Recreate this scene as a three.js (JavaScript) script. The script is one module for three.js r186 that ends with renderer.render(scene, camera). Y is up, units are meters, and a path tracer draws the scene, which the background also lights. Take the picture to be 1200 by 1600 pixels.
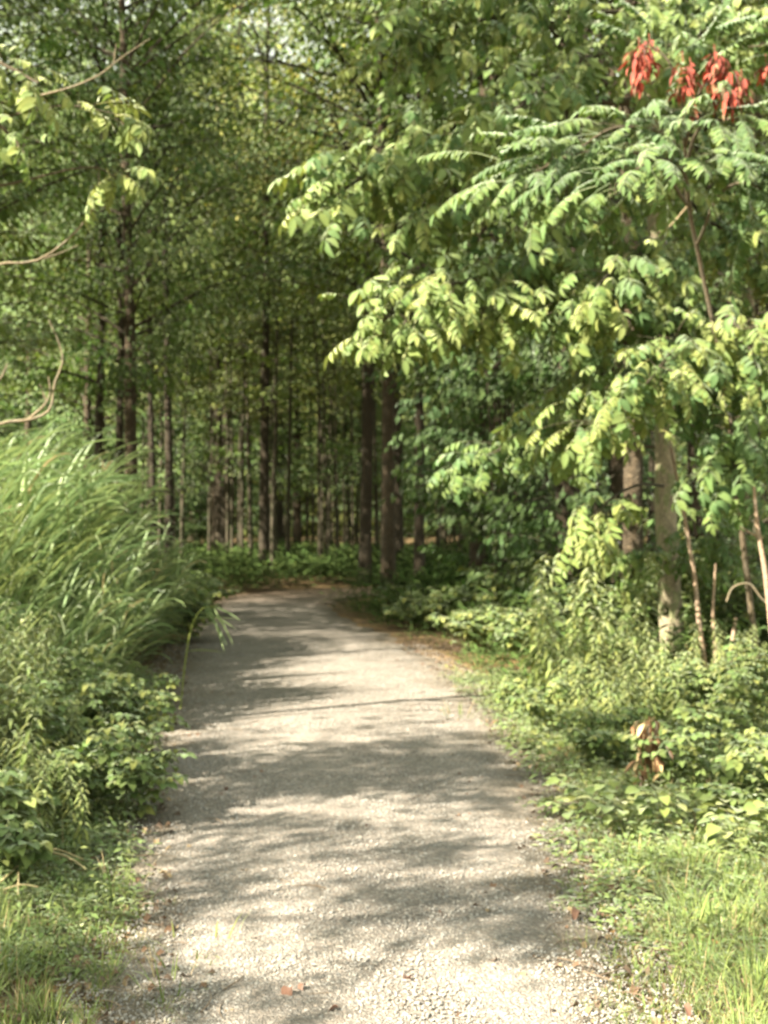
import * as THREE from 'three';
import { mergeGeometries } from 'three/addons/utils/BufferGeometryUtils.js';
import { createNoise2D, createNoise3D } from 'simplex-noise';

// ---------------------------------------------------------------- camera, sky, sun, exposure
const scene = new THREE.Scene();
const camera = new THREE.PerspectiveCamera(43.6, 0.75, 0.1, 600);
camera.position.set(0, 1.6, 0);
camera.lookAt(0, 1.6, -10);
camera.focus = 2; camera.userData.fStop = 6.8;      // the photograph is soft all over
scene.add(camera);

const renderer = new THREE.WebGLRenderer({ antialias: true });
renderer.toneMapping = THREE.LinearToneMapping;
renderer.toneMappingExposure = 5.1;
renderer.shadowMap.enabled = true;

const SUN = new THREE.Vector3(-0.68, 0.64, 0.42).normalize();
{
  const W = 256, H = 128, data = new Float32Array(W * H * 4), v = new THREE.Vector3();
  for (let r = 0; r < H; r++) for (let c = 0; c < W; c++) {
    const up = ((r + 0.5) / H - 0.5) * Math.PI, az = ((c + 0.5) / W - 0.5) * 2 * Math.PI;
    v.set(Math.cos(az) * Math.cos(up), Math.sin(up), Math.sin(az) * Math.cos(up));
    const h = Math.max(0, v.y), k = Math.pow(1 - h, 2.2), g = Math.pow(Math.max(0, v.dot(SUN)), 6);
    const o = (r * W + c) * 4;
    data[o] = 0.56 + 0.36 * k + 0.5 * g; data[o + 1] = 0.63 + 0.29 * k + 0.45 * g; data[o + 2] = 0.57 + 0.14 * k + 0.28 * g; data[o + 3] = 1;
    if (v.y < 0) { data[o] = 0.12; data[o + 1] = 0.13; data[o + 2] = 0.07; }
  }
  const t = new THREE.DataTexture(data, W, H, THREE.RGBAFormat, THREE.FloatType);
  t.mapping = THREE.EquirectangularReflectionMapping; t.magFilter = THREE.LinearFilter; t.needsUpdate = true;
  scene.background = t; scene.environment = t;
}
scene.backgroundIntensity = 0.42; scene.environmentIntensity = 0.42;
const sun = new THREE.DirectionalLight(new THREE.Color(1, 0.92, 0.73), 5);
sun.position.copy(SUN).multiplyScalar(60).add(new THREE.Vector3(0, 0, -15));
sun.target.position.set(0, 0, -15);
sun.castShadow = true; sun.shadow.mapSize.set(4096, 4096);
Object.assign(sun.shadow.camera, { left: -45, right: 45, top: 45, bottom: -45, near: 1, far: 140 });
scene.add(sun, sun.target);

// ---------------------------------------------------------------- helpers
function rng(seed) { let a = seed >>> 0; return () => { a = (a + 0x6D2B79F5) | 0; let t = Math.imul(a ^ (a >>> 15), 1 | a); t = (t + Math.imul(t ^ (t >>> 7), 61 | t)) ^ t; return ((t ^ (t >>> 14)) >>> 0) / 4294967296; }; }
const R0 = rng(11);
const n2 = createNoise2D(rng(5)), n3 = createNoise3D(rng(6));
const V = (x, y, z) => new THREE.Vector3(x, y, z);
const lerp = (a, b, t) => a + (b - a) * t, clamp = (x, a, b) => Math.min(b, Math.max(a, x));
const smooth = (x, a, b) => { const t = clamp((x - a) / (b - a), 0, 1); return t * t * (3 - 2 * t); };
const F = 2000;                                   // focal length in photograph pixels
const at = (px, py, d) => V((px - 600) / F * d, 1.6 + (800 - py) / F * d, -d);
const onGround = (px, d) => { const x = (px - 600) / F * d; return V(x, groundY(x, -d), -d); };
const used = {};
function numbered(n) { const k = used[n] = (used[n] ?? -1) + 1; return k ? n + '_' + String(k).padStart(3, '0') : n; }
function tag(o, label, category, group, kind) {
  if (label) o.userData.label = label; if (category) o.userData.category = category;
  if (group) o.userData.group = group; if (kind) o.userData.kind = kind; return o;
}
function thing(name, label, category, pos = V(0, 0, 0), turn = 0, group) {
  const o = new THREE.Group(); o.name = numbered(name); o.position.copy(pos); o.rotation.y = turn;
  scene.add(o); return tag(o, label, category, group);
}
function mesh(name, geo, mat, parent, kind) {
  const m = new THREE.Mesh(geo, mat); m.name = parent === scene ? numbered(name) : name; m.castShadow = m.receiveShadow = true;
  if (kind) m.userData.kind = kind; parent.add(m); return m;
}
function copyOf(src, pos, turn, s, sy, label, group) {
  const o = src.clone(); o.name = numbered(src.name.replace(/_\d+$/, '')); o.userData = { ...src.userData };
  o.position.copy(pos); o.rotation.set(0, turn, 0); o.scale.set(s, sy ?? s, s); scene.add(o);
  if (label) o.userData.label = label;
  if (group) o.userData.group = group; else if (group === null) delete o.userData.group;
  return o;
}

// geometry builder: positions, normals, colours, uv
class GB {
  constructor() { this.p = []; this.n = []; this.c = []; this.u = []; this.i = []; }
  get count() { return this.p.length / 3; }
  v(x, y, z, nx, ny, nz, r, g, b, u = 0, w = 0) { this.p.push(x, y, z); this.n.push(nx, ny, nz); this.c.push(r, g, b); this.u.push(u, w); }
  build() {
    const g = new THREE.BufferGeometry();
    g.setAttribute('position', new THREE.Float32BufferAttribute(this.p, 3));
    g.setAttribute('normal', new THREE.Float32BufferAttribute(this.n, 3));
    g.setAttribute('color', new THREE.Float32BufferAttribute(this.c, 3));
    g.setAttribute('uv', new THREE.Float32BufferAttribute(this.u, 2));
    g.setIndex(this.i); return g;
  }
  // a leaf: base at o, tip along d, upper side n; folded along the midrib, drooping, pointed
  leaf(o, d, n, len, wid, col, seg = 2, droop = 0.25, fold = 0.25, peak = 0.4) {
    const s = _s.crossVectors(d, n).normalize(), nn = _n.crossVectors(s, d).normalize(), b0 = this.count;
    const rows = seg;
    for (let k = 0; k <= rows; k++) {
      const t = k / rows, w = (k === 0 || k === rows) ? 0 : wid * 0.5 * Math.pow(Math.sin(Math.PI * Math.pow(t, Math.log(0.5) / Math.log(peak))), 0.8);
      const a = droop * t * 1.6, fx = len * t * Math.cos(a * 0.6), fy = -len * t * Math.sin(a * 0.6);
      const mx = o.x + d.x * fx + nn.x * fy, my = o.y + d.y * fx + nn.y * fy, mz = o.z + d.z * fx + nn.z * fy;
      const nx = nn.x + d.x * a, ny = nn.y + d.y * a, nz = nn.z + d.z * a;
      const up = w * fold * 1.4, sh = 0.92 + 0.16 * t;
      if (w === 0) this.v(mx, my, mz, nx, ny, nz, col[0] * sh, col[1] * sh, col[2] * sh, 0.5, t);
      else for (const q of [-1, 0, 1]) {
        const z = q ? up : 0;
        this.v(mx + s.x * w * q + nn.x * z, my + s.y * w * q + nn.y * z, mz + s.z * w * q + nn.z * z,
          nx - s.x * q * fold, ny - s.y * q * fold, nz - s.z * q * fold, col[0] * sh * (q ? 1 : 1.12), col[1] * sh * (q ? 1 : 1.1), col[2] * sh * (q ? 1 : 1.1), 0.5 + q * 0.5, t);
      }
    }
    const I = this.i;
    for (let k = 0; k < rows; k++) {
      const a = k === 0 ? b0 : b0 + 1 + (k - 1) * 3, b = b0 + 1 + k * 3;
      if (rows === 1) return;
      if (k === 0) I.push(a, b + 1, b, a, b + 2, b + 1);
      else if (k === rows - 1) I.push(a, a + 1, b, a + 1, a + 2, b);
      else I.push(a, a + 1, b, a + 1, b + 1, b, a + 1, a + 2, b + 1, a + 2, b + 2, b + 1);
    }
  }
  // arching strip (grass blade, reed leaf)
  blade(o, d, len, wid, bend, side, col, seg = 4) {
    const b0 = this.count, pos = o.clone(), dir = d.clone().normalize(), ax = V(0, 0, 0).crossVectors(V(0, -1, 0), dir).normalize();
    if (!isFinite(ax.x) || ax.lengthSq() < 0.1) ax.set(1, 0, 0);
    const s = V(0, 0, 0);
    for (let k = 0; k <= seg; k++) {
      const t = k / seg, w = wid * 0.5 * (k === seg ? 0.02 : Math.pow(1 - t, 0.55) * (0.6 + 0.4 * Math.min(1, t * 4)));
      s.copy(ax).addScaledVector(side, 0.5).normalize();
      const nn = V(0, 0, 0).crossVectors(s, dir).normalize();
      const sh = 0.85 + 0.3 * t;
      for (const q of [-1, 1]) this.v(pos.x + s.x * w * q, pos.y + s.y * w * q, pos.z + s.z * w * q, nn.x + s.x * q * 0.3, nn.y + s.y * q * 0.3, nn.z + s.z * q * 0.3, col[0] * sh, col[1] * sh, col[2] * sh, q, t);
      pos.addScaledVector(dir, len / seg); dir.y -= bend / seg * (0.5 + t); dir.normalize();
    }
    for (let k = 0; k < seg; k++) { const a = b0 + k * 2; this.i.push(a, a + 1, a + 3, a, a + 3, a + 2); }
  }
  // tapered tube along points
  tube(pts, r0, r1, col, radial = 5, seg = null, rough = 0, cap = false) {
    const curve = pts.length > 2 ? new THREE.CatmullRomCurve3(pts) : new THREE.LineCurve3(pts[0], pts[1]);
    seg = seg ?? (pts.length > 2 ? (pts.length - 1) * 3 : 1);
    const b0 = this.count, L = curve.getLength(), ref = V(0.31, 0.12, 0.94), x = V(0, 0, 0), y = V(0, 0, 0);
    for (let k = 0; k <= seg; k++) {
      const t = k / seg, p = curve.getPoint(t), d = curve.getTangent(t), r = typeof r0 === 'function' ? r0(t) : lerp(r0, r1, t);
      x.crossVectors(d, ref).normalize(); y.crossVectors(d, x).normalize();
      for (let q = 0; q <= radial; q++) {
        const a = q / radial * Math.PI * 2, cx = Math.cos(a), sy = Math.sin(a);
        const rr = r * (1 + (rough ? rough * n3(cx * 1.3 + p.x * 3.1, sy * 1.3 + p.z * 2.7, p.y * 1.7) : 0));
        const nx = x.x * cx + y.x * sy, ny = x.y * cx + y.y * sy, nz = x.z * cx + y.z * sy;
        this.v(p.x + nx * rr, p.y + ny * rr, p.z + nz * rr, nx, ny, nz, col[0], col[1], col[2], q / radial * Math.max(1, Math.round(r * 6.28 / 0.35)), t * L / 0.7);
      }
    }
    for (let k = 0; k < seg; k++) for (let q = 0; q < radial; q++) { const a = b0 + k * (radial + 1) + q, b = a + radial + 1; this.i.push(a, a + 1, b, a + 1, b + 1, b); }
    if (cap) { const p = pts[pts.length - 1], c = this.count, d = curve.getTangent(1); this.v(p.x, p.y, p.z, d.x, d.y, d.z, ...col); for (let q = 0; q < radial; q++) this.i.push(c - radial - 1 + q, c - radial + q, c); }
  }
}
const _s = V(0, 0, 0), _n = V(0, 0, 0);
const tint = (c, r, amt = 0.2, yellow = 0.2) => { const k = 1 + (r() - 0.5) * 2 * amt, y = (r() - 0.4) * yellow; return [c[0] * k * (1 + y), c[1] * k, c[2] * k * (1 - y * 0.7)]; };

// ---------------------------------------------------------------- textures and materials
function dataTex(W, H, fn, srgb, repeat) {
  const d = new Uint8Array(W * H * 4);
  for (let y = 0; y < H; y++) for (let x = 0; x < W; x++) { const c = fn(x / W, y / H), o = (y * W + x) * 4; d[o] = clamp(c[0], 0, 1) * 255; d[o + 1] = clamp(c[1], 0, 1) * 255; d[o + 2] = clamp(c[2], 0, 1) * 255; d[o + 3] = 255; }
  const t = new THREE.DataTexture(d, W, H); t.wrapS = t.wrapT = THREE.RepeatWrapping; t.magFilter = THREE.LinearFilter; t.minFilter = THREE.LinearMipmapLinearFilter;
  if (srgb) t.colorSpace = THREE.SRGBColorSpace; if (repeat) t.repeat.set(repeat, repeat); t.needsUpdate = true; return t;
}
const tn = (u, v, f, k) => { const a = u * 6.28318, b = v * 6.28318, s = f / 6.28318; return n3(Math.cos(a) * s + k, Math.sin(a) * s + Math.cos(b) * s, Math.sin(b) * s + k * 0.7); };   // tiles
// bark: ridges running up the stem
const barkH = (u, v) => { const w = u + 0.02 * tn(u, v, 6, 3); const r = Math.abs(tn(w, v * 1, 12, 1)); return clamp(0.25 + 0.9 * Math.sqrt(r) - 0.2 * Math.abs(tn(u, v, 22, 9)), 0, 1); };
const barkMap = dataTex(256, 256, (u, v) => { const h = barkH(u, v), g = 0.45 + 0.5 * h, m = 0.5 + 0.5 * tn(u, v, 3, 20); return [g * (0.95 + 0.05 * m), g * 0.97, g * (0.95 - 0.06 * m)]; }, true);
const barkBump = dataTex(256, 256, (u, v) => { const h = barkH(u, v); return [h, h, h]; });
const smoothH = (u, v) => clamp(0.25 + 0.35 * barkH(u, v) + 0.28 * tn(u, v * 0.999, 5, 31) * tn(u, v, 2, 37) + 0.2 * n3(Math.cos(u * 6.283) * 7, Math.sin(u * 6.283) * 7, v * 9) * (0.4 + 0.6 * Math.sin(Math.PI * v)), 0, 1);
const smoothMap = dataTex(256, 256, (u, v) => { const h = smoothH(u, v), l = smooth(tn(u, v, 3, 50) + 0.4 * tn(u, v, 11, 52), 0.1, 0.5), g = 0.42 + 0.55 * h; return [g * lerp(1, 0.86, l), g * lerp(0.97, 0.92, l), g * lerp(0.9, 0.74, l)]; }, true);
const smoothBump = dataTex(256, 256, (u, v) => { const h = smoothH(u, v); return [h, h, h]; });
const bark = (r, g, b, bump = 0.02) => new THREE.MeshStandardMaterial({ color: new THREE.Color().setRGB(r, g, b), map: barkMap, bumpMap: barkBump, bumpScale: bump, roughness: 0.95, vertexColors: true });
const M = {
  barkDark: bark(0.09, 0.07, 0.05), barkBrown: bark(0.14, 0.105, 0.075), twig: bark(0.19, 0.15, 0.11, 0.003), deadWood: bark(0.4, 0.33, 0.25, 0.003), pinkStem: bark(0.58, 0.42, 0.34, 0.003),
};
function leafMat(trans, coat = 0.25, coatR = 0.42) {
  return new THREE.MeshPhysicalMaterial({ color: 0xffffff, vertexColors: true, roughness: 0.92, transmission: trans, thickness: 0, clearcoat: coat, clearcoatRoughness: coatR, side: THREE.DoubleSide });
}
M.barkPale = new THREE.MeshStandardMaterial({ color: new THREE.Color().setRGB(0.58, 0.52, 0.42), map: smoothMap, bumpMap: smoothBump, bumpScale: 0.006, roughness: 0.9, vertexColors: true }); M.barkGrey = M.barkPale.clone(); M.barkGrey.color.setRGB(0.13, 0.11, 0.08);
M.leaf = leafMat(0.42, 0.1); M.floorLeaf = new THREE.MeshStandardMaterial({ vertexColors: true, roughness: 1, side: THREE.DoubleSide }); M.leafGloss = leafMat(0.42, 0.2, 0.4); M.grass = leafMat(0.42, 0.2, 0.45); M.dry = leafMat(0.25, 0.05, 0.6); M.stem = new THREE.MeshStandardMaterial({ vertexColors: true, roughness: 0.8 });
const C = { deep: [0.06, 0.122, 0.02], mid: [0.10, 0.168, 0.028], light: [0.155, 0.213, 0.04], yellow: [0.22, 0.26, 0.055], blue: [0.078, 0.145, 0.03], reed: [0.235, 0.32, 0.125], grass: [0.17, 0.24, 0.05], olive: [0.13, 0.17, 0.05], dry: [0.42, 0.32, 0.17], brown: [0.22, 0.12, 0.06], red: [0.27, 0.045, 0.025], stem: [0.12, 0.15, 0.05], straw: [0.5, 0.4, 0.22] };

// ---------------------------------------------------------------- ground and path
const pathL = [[-0.9, 8], [-0.86, -2], [-0.92, -4], [-1.08, -5.2], [-1.3, -6.4], [-1.56, -8], [-1.9, -10.6], [-2.2, -12.8], [-2.5, -16], [-2.85, -20.6], [-3.0, -22.9], [-2.7, -25], [-1.2, -26.6], [2, -27.6], [8, -28.5]];
const pathR = [[0.9, 8], [0.84, -2], [0.84, -4], [0.92, -5.2], [1.0, -6.4], [1.03, -8], [0.95, -10.6], [0.72, -12.8], [0.2, -16], [-0.75, -20.3], [-0.9, -22.2], [-0.5, -23.8], [0.2, -24.7], [2.4, -25.4], [8, -26]];
const curveL = new THREE.CatmullRomCurve3(pathL.map(([x, z]) => V(x, 0, z))), curveR = new THREE.CatmullRomCurve3(pathR.map(([x, z]) => V(x, 0, z)));
const PL = curveL.getPoints(240), PR = curveR.getPoints(240);
const pathSpan = (z) => { let a = null, b = null, da = 9, db = 9; for (const p of PL) { const e = Math.abs(p.z - z); if (e < da) { da = e; a = p.x; } } for (const p of PR) { const e = Math.abs(p.z - z); if (e < db) { db = e; b = p.x; } } return [a, b]; };
const spanCache = []; for (let k = 0; k <= 400; k++) spanCache.push(pathSpan(8 - k * 0.08));
function offPath(x, z) {           // metres outside the path (negative inside)
  if (z > 8) z = 8;
  const k = clamp(Math.round((8 - z) / 0.08), 0, 400), [a, b] = spanCache[k];
  if (z < -22.2) {                  // the bend: between the outer and the inner kerb line
    const out = x < -2.7 ? -24.2 : x < -1.2 ? lerp(-25, -26.6, (x + 2.7) / 1.5) : x < 2 ? lerp(-26.6, -27.6, (x + 1.2) / 3.2) : -27.6 - (x - 2) * 0.15;
    const inn = x < -0.5 ? lerp(-22.2, -23.8, (x + 0.9) / 0.4) : x < 0.2 ? lerp(-23.8, -24.7, (x + 0.5) / 0.7) : -24.7 - (x - 0.2) * 0.25;
    return Math.max(out - z, x > -0.9 ? z - inn : -9, -3.05 - x);
  }
  return Math.max(a - x, x - b);
}
function groundY(x, z) {
  const o = Math.max(0, offPath(x, z));
  const k = smooth(o, 0.1, 2.5);
  return k * (0.10 + 0.09 * n2(x * 0.25, z * 0.25) + 0.05 * n2(x * 0.9 + 7, z * 0.9)) + 0.004 * n2(x * 2, z * 2) * (1 - k);
}
// soil: dark earth with old leaves
const soilMap = dataTex(512, 512, (u, v) => {
  const a = 0.5 + 0.5 * tn(u, v, 5, 1), b = 0.5 + 0.5 * tn(u, v, 22, 4), c = Math.max(0, tn(u, v, 40, 8));
  const g = 0.22 + 0.16 * a + 0.14 * b; return [g * 1.05 + 0.22 * c, g * 0.86 + 0.14 * c, g * 0.58 + 0.06 * c];
}, true);
const soilBump = dataTex(512, 512, (u, v) => { const h = 0.5 + 0.3 * tn(u, v, 22, 4) + 0.3 * tn(u, v, 44, 8); return [h, h, h]; });
{
  const xs = [], zs = [];
  for (let k = 0; k <= 150; k++) { const t = k / 75 - 1; xs.push(Math.sign(t) * (Math.abs(t) * 14 + Math.pow(Math.abs(t), 5) * 260)); }
  for (let k = 0; k <= 200; k++) { const t = k / 200; zs.push(t < 0.12 ? lerp(60, 6, t / 0.12) : 6 - (t - 0.12) / 0.88 * 50 - Math.pow((t - 0.12) / 0.88, 6) * 300); }
  const g = new GB();
  zs.forEach((z) => xs.forEach((x) => { const y = groundY(x, z) - (offPath(x, z) < -0.12 ? 0.03 : 0); const w = 0.85 + 0.3 * n2(x * 0.4, z * 0.4); g.v(x, y, z, 0, 1, 0, w, w * (1 + 0.08 * n2(x * 0.7, z * 0.7 + 9)), w * 0.95, x / 1.6, z / 1.6); }));
  const n = xs.length; for (let r = 0; r + 1 < zs.length; r++) for (let c = 0; c + 1 < n; c++) { const a = r * n + c; g.i.push(a, a + 1, a + n, a + 1, a + n + 1, a + n); }
  const geo = g.build(); geo.computeVertexNormals();
  const m = mesh('ground', geo, new THREE.MeshStandardMaterial({ map: soilMap, bumpMap: soilBump, bumpScale: 0.03, roughness: 1, vertexColors: true }), scene, 'structure');
  m.userData.label = 'dark forest soil with old leaves either side of the gravel path';
}
// gravel texture: crushed limestone, cells of many sizes
const gravelTile = (() => {
  const r = rng(77), W = 1024, N = 5200, pts = [], G = 64, grid = Array.from({ length: G * G }, () => []);
  for (let k = 0; k < N; k++) { const p = [r(), r(), 0.35 + 0.65 * r(), r(), 0.4 + r() * r() * 1.3]; pts.push(p); grid[Math.floor(p[1] * G) * G + Math.floor(p[0] * G)].push(p); }
  return { at(u, v) {
    const gx = Math.floor(u * G), gy = Math.floor(v * G); let b = 9, b2 = 9, best = null;
    for (let y = -1; y <= 1; y++) for (let x = -1; x <= 1; x++) for (const p of grid[((gy + y + G) % G) * G + ((gx + x + G) % G)]) {
      let dx = Math.abs(p[0] - u), dy = Math.abs(p[1] - v); if (dx > 0.5) dx = 1 - dx; if (dy > 0.5) dy = 1 - dy;
      const d = Math.hypot(dx, dy) / p[4]; if (d < b) { b2 = b; b = d; best = p; } else if (d < b2) b2 = d;
    }
    return [clamp((b2 - b) * 90, 0, 1), best ? best[2] : 0.5, best ? best[3] : 0.5];
  } };
})();
const gravelMap = dataTex(1024, 1024, (u, v) => { const [e, t, h] = gravelTile.at(u, v), l = 0.38 + 0.235 * t * (0.5 + 0.5 * e) + 0.05 * tn(u, v, 30, 2); return [l * (1.03 + 0.04 * h), l * 0.985, l * (0.95 - 0.03 * h)]; }, true);
const gravelBump = dataTex(1024, 1024, (u, v) => { const [e, t] = gravelTile.at(u, v), h = Math.sqrt(e) * (0.5 + 0.5 * t); return [h, h, h]; });
const gravelMat = new THREE.MeshStandardMaterial({ map: gravelMap, bumpMap: gravelBump, bumpScale: 0.008, roughness: 0.95, vertexColors: true });
{
  const g = new GB(), across = 28, rows = PL.length;
  for (let k = 0; k < rows; k++) for (let c = 0; c <= across; c++) {
    const t = c / across, a = PL[k], b = PR[k];
    const wob = (0.12 * n2(a.z * 1.3, 3) + 0.05 * n2(a.z * 4.1, 13)) * (1 - t) * (1 - t) + (0.12 * n2(b.z * 1.3, 8) + 0.05 * n2(b.z * 4.1, 18)) * t * t;
    const x = lerp(a.x, b.x, t) + wob, z = lerp(a.z, b.z, t);
    const y = 0.012 + 0.022 * Math.sin(Math.PI * t) + 0.006 * n2(x * 1.5, z * 1.5) - (c === 0 || c === across ? 0.03 : 0);
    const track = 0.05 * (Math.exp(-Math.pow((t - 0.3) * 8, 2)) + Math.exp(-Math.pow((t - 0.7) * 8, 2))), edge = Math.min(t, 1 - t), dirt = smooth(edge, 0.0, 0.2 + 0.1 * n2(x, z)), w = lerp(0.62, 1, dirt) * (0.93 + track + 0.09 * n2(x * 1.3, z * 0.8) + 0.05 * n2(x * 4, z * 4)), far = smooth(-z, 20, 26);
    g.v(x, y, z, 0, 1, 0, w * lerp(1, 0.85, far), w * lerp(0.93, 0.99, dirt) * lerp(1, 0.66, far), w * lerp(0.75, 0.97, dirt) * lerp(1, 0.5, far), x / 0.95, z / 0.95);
  }
  for (let k = 0; k + 1 < rows; k++) for (let c = 0; c < across; c++) { const a = k * (across + 1) + c; g.i.push(a, a + 1, a + across + 1, a + 1, a + across + 2, a + across + 1); }
  const geo = g.build(); geo.computeVertexNormals();
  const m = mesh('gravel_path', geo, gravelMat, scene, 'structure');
  m.userData.label = 'pale gravel path leading into the woods and bending right';
}
function pebbleGeo(seed) {
  const r = rng(seed), g = new THREE.IcosahedronGeometry(1, 0), p = g.attributes.position, key = {};
  for (let k = 0; k < p.count; k++) { const q = [p.getX(k), p.getY(k), p.getZ(k)].map((v) => v.toFixed(3)).join(); key[q] ??= 0.7 + 0.5 * r(); const s = key[q]; p.setXYZ(k, p.getX(k) * s, p.getY(k) * s * 0.6, p.getZ(k) * s * 0.85); }
  g.computeVertexNormals(); return g;
}
{
  const r = rng(31), group = new THREE.Group(); group.name = 'gravel'; scene.add(group);
  tag(group, 'loose pale crushed stone lying over the path surface', 'gravel', null, 'stuff');
  const mat = new THREE.MeshStandardMaterial({ color: 0xffffff, roughness: 0.95 });
  for (let k = 0; k < 3; k++) {
    const N = 26000, im = new THREE.InstancedMesh(pebbleGeo(40 + k), mat, N), m = new THREE.Matrix4(), q = new THREE.Quaternion(), e = new THREE.Euler(), col = new THREE.Color();
    for (let j = 0; j < N; j++) {
      const d = 3.4 + 12 * Math.pow(r(), 1.7), z = -d, [a, b] = spanCache[clamp(Math.round((8 - z) / 0.08), 0, 400)];
      const x = lerp(a - 0.15, b + 0.15, r()), s = 0.003 + 0.0055 * Math.pow(r(), 3.0), t = (x - a) / (b - a);
      e.set(r() * 0.8, r() * 6.28, r() * 0.8); q.setFromEuler(e);
      m.compose(V(x, 0.012 + 0.022 * Math.sin(Math.PI * clamp(t, 0, 1)) + s * 0.2, z), q, V(s, s, s)); im.setMatrixAt(j, m);
      const l = 0.135 + 0.22 * r(), w = r(); im.setColorAt(j, col.setRGB(l * (1.02 + 0.06 * w), l * 0.97, l * (0.93 - 0.08 * w)));
    }
    im.name = 'stones'; im.userData.kind = 'stuff'; group.add(im);
  }
}

// ---------------------------------------------------------------- forest trees
// a trunk with limbs, and a crown whose leaves lie in layered sprays along the limbs
function makeTree(name, label, o) {
  const r = rng(o.seed), t = thing(name, label, 'tree');
  const tr = new GB(), cr = new GB(), H = o.H, pts = [];
  const lean = V((r() - 0.5) * o.lean, 0, (r() - 0.5) * o.lean);
  for (let k = 0; k <= 6; k++) { const f = k / 6; pts.push(V(lean.x * f * f * H + (k ? (r() - 0.5) * 0.05 * H * 0.1 : 0), k ? f * H : -0.2, lean.z * f * f * H + (k ? (r() - 0.5) * 0.05 * H * 0.1 : 0))); }
  const rad = (f) => o.r * (1 - 0.82 * f) * (1 + 0.55 * Math.exp(-f * H / 0.35));
  const axis = new THREE.CatmullRomCurve3(pts);
  tr.tube(pts, rad, 0, [1, 1, 1], o.radial ?? 9, 36, 0.1);
  const dir = V(0, 0, 0), nrm = V(0, 0, 0), pos = V(0, 0, 0);
  for (let b = 0; b < o.boughs; b++) {
    const f = lerp(o.base / H, 0.98, Math.pow(r(), o.low ?? 1)), p0 = axis.getPoint(f), az = r() * 6.283, prof = Math.sin(Math.PI * lerp(0.22, 0.97, (f - o.base / H) / (1 - o.base / H)));
    const L = o.R * (0.35 + 0.65 * prof) * (0.6 + 0.5 * r()), rise = lerp(0.35, 1.1, f) * (0.5 + 0.7 * r());
    const out = V(Math.cos(az), 0, Math.sin(az)), p1 = p0.clone().addScaledVector(out, L * 0.5).add(V(0, L * 0.5 * rise, 0)), p2 = p0.clone().addScaledVector(out, L).add(V((r() - 0.5) * L * 0.4, L * (rise * 0.75 - 0.1), (r() - 0.5) * L * 0.4));
    const bc = new THREE.QuadraticBezierCurve3(p0, p1, p2);
    tr.tube([p0, bc.getPoint(0.5), p2], Math.min(rad(f) * 0.5, 0.008 * L + 0.006), 0.003, [0.8, 0.8, 0.8], 4, 5);
    const side = V(-out.z, 0, out.x), base = tint(o.color, r, 0.25, 0.28);
    const N = Math.round(o.leaves * (0.5 + r())), nc = 3 + Math.floor(r() * 3), cl = [];
    for (let q = 0; q < nc; q++) { const u = lerp(0.3, 1.04, (q + r()) / nc), c = bc.getPoint(Math.min(1, u)); c.addScaledVector(side, (r() - 0.5) * L * 0.55 * u); c.y += (r() - 0.6) * L * 0.12; cl.push([c, L * (0.13 + 0.12 * r()), tint(base, r, 0.15, 0.2)]); }
    for (let k = 0; k < N; k++) {
      const [c, rc, ct] = cl[Math.floor(r() * nc)], a = r() * 6.283, q = rc * Math.sqrt(r()) * (0.7 + 0.6 * r()), w = Math.sin(a) * q;
      pos.copy(c).addScaledVector(side, w).addScaledVector(out, Math.cos(a) * q); pos.y += (r() + r() - 1) * rc * o.thick * 5 - q * q / rc * 0.35;
      dir.copy(out).addScaledVector(side, w / L * 2.2 + (r() - 0.5)).add(V((r() - 0.5) * 0.8, -0.3 - 0.9 * r() * (o.droop ?? 1), (r() - 0.5) * 0.8)).normalize();
      nrm.set((r() - 0.5) * 1.6, 1, (r() - 0.5) * 1.6);
      const l = o.leaf * (0.65 + 0.7 * r());
      cr.leaf(pos, dir, nrm, l, l * 0.55, tint(ct, r, 0.16, 0.2), 2, 0.3, 0.2, 0.45);
    }
  }
  mesh('trunk', tr.build(), o.bark, t);
  mesh('crown', cr.build(), M.leaf, t, 'stuff');
  return t;
}
const protos = {
  high: makeTree('forest_tree', '', { seed: 1, H: 19, r: 0.17, lean: 0.05, base: 7.5, R: 4.2, boughs: 66, leaves: 150, leaf: 0.135, thick: 0.1, color: C.mid, bark: M.barkDark }),
  mid: makeTree('forest_tree', '', { seed: 2, H: 16, r: 0.13, lean: 0.08, base: 5.2, R: 4.0, boughs: 72, leaves: 155, leaf: 0.125, thick: 0.1, color: C.mid, bark: M.barkDark }),
  low: makeTree('forest_tree', '', { seed: 3, H: 14, r: 0.13, lean: 0.06, base: 3.0, R: 3.7, boughs: 80, leaves: 160, leaf: 0.12, thick: 0.09, color: C.mid, bark: M.barkBrown }),
  broad: makeTree('forest_tree', '', { seed: 4, H: 21, r: 0.17, lean: 0.05, base: 4.0, R: 5.2, boughs: 90, leaves: 200, leaf: 0.155, thick: 0.1, color: C.light, bark: M.barkBrown }),
  sap: makeTree('sapling', '', { seed: 5, H: 7.5, r: 0.04, lean: 0.12, base: 1.6, R: 1.5, boughs: 26, leaves: 34, leaf: 0.13, thick: 0.1, color: C.mid, bark: M.barkGrey, radial: 6 }),
  pole: makeTree('sapling', '', { seed: 6, H: 10, r: 0.055, lean: 0.1, base: 4.5, R: 1.8, boughs: 24, leaves: 50, leaf: 0.13, thick: 0.1, color: C.light, bark: M.barkGrey, radial: 6 }),
};
protos.gold = makeTree('forest_tree', '', { seed: 9, H: 16, r: 0.15, lean: 0.1, base: 7, R: 4.2, boughs: 60, leaves: 120, leaf: 0.14, thick: 0.1, color: C.yellow, bark: M.barkDark });
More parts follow.
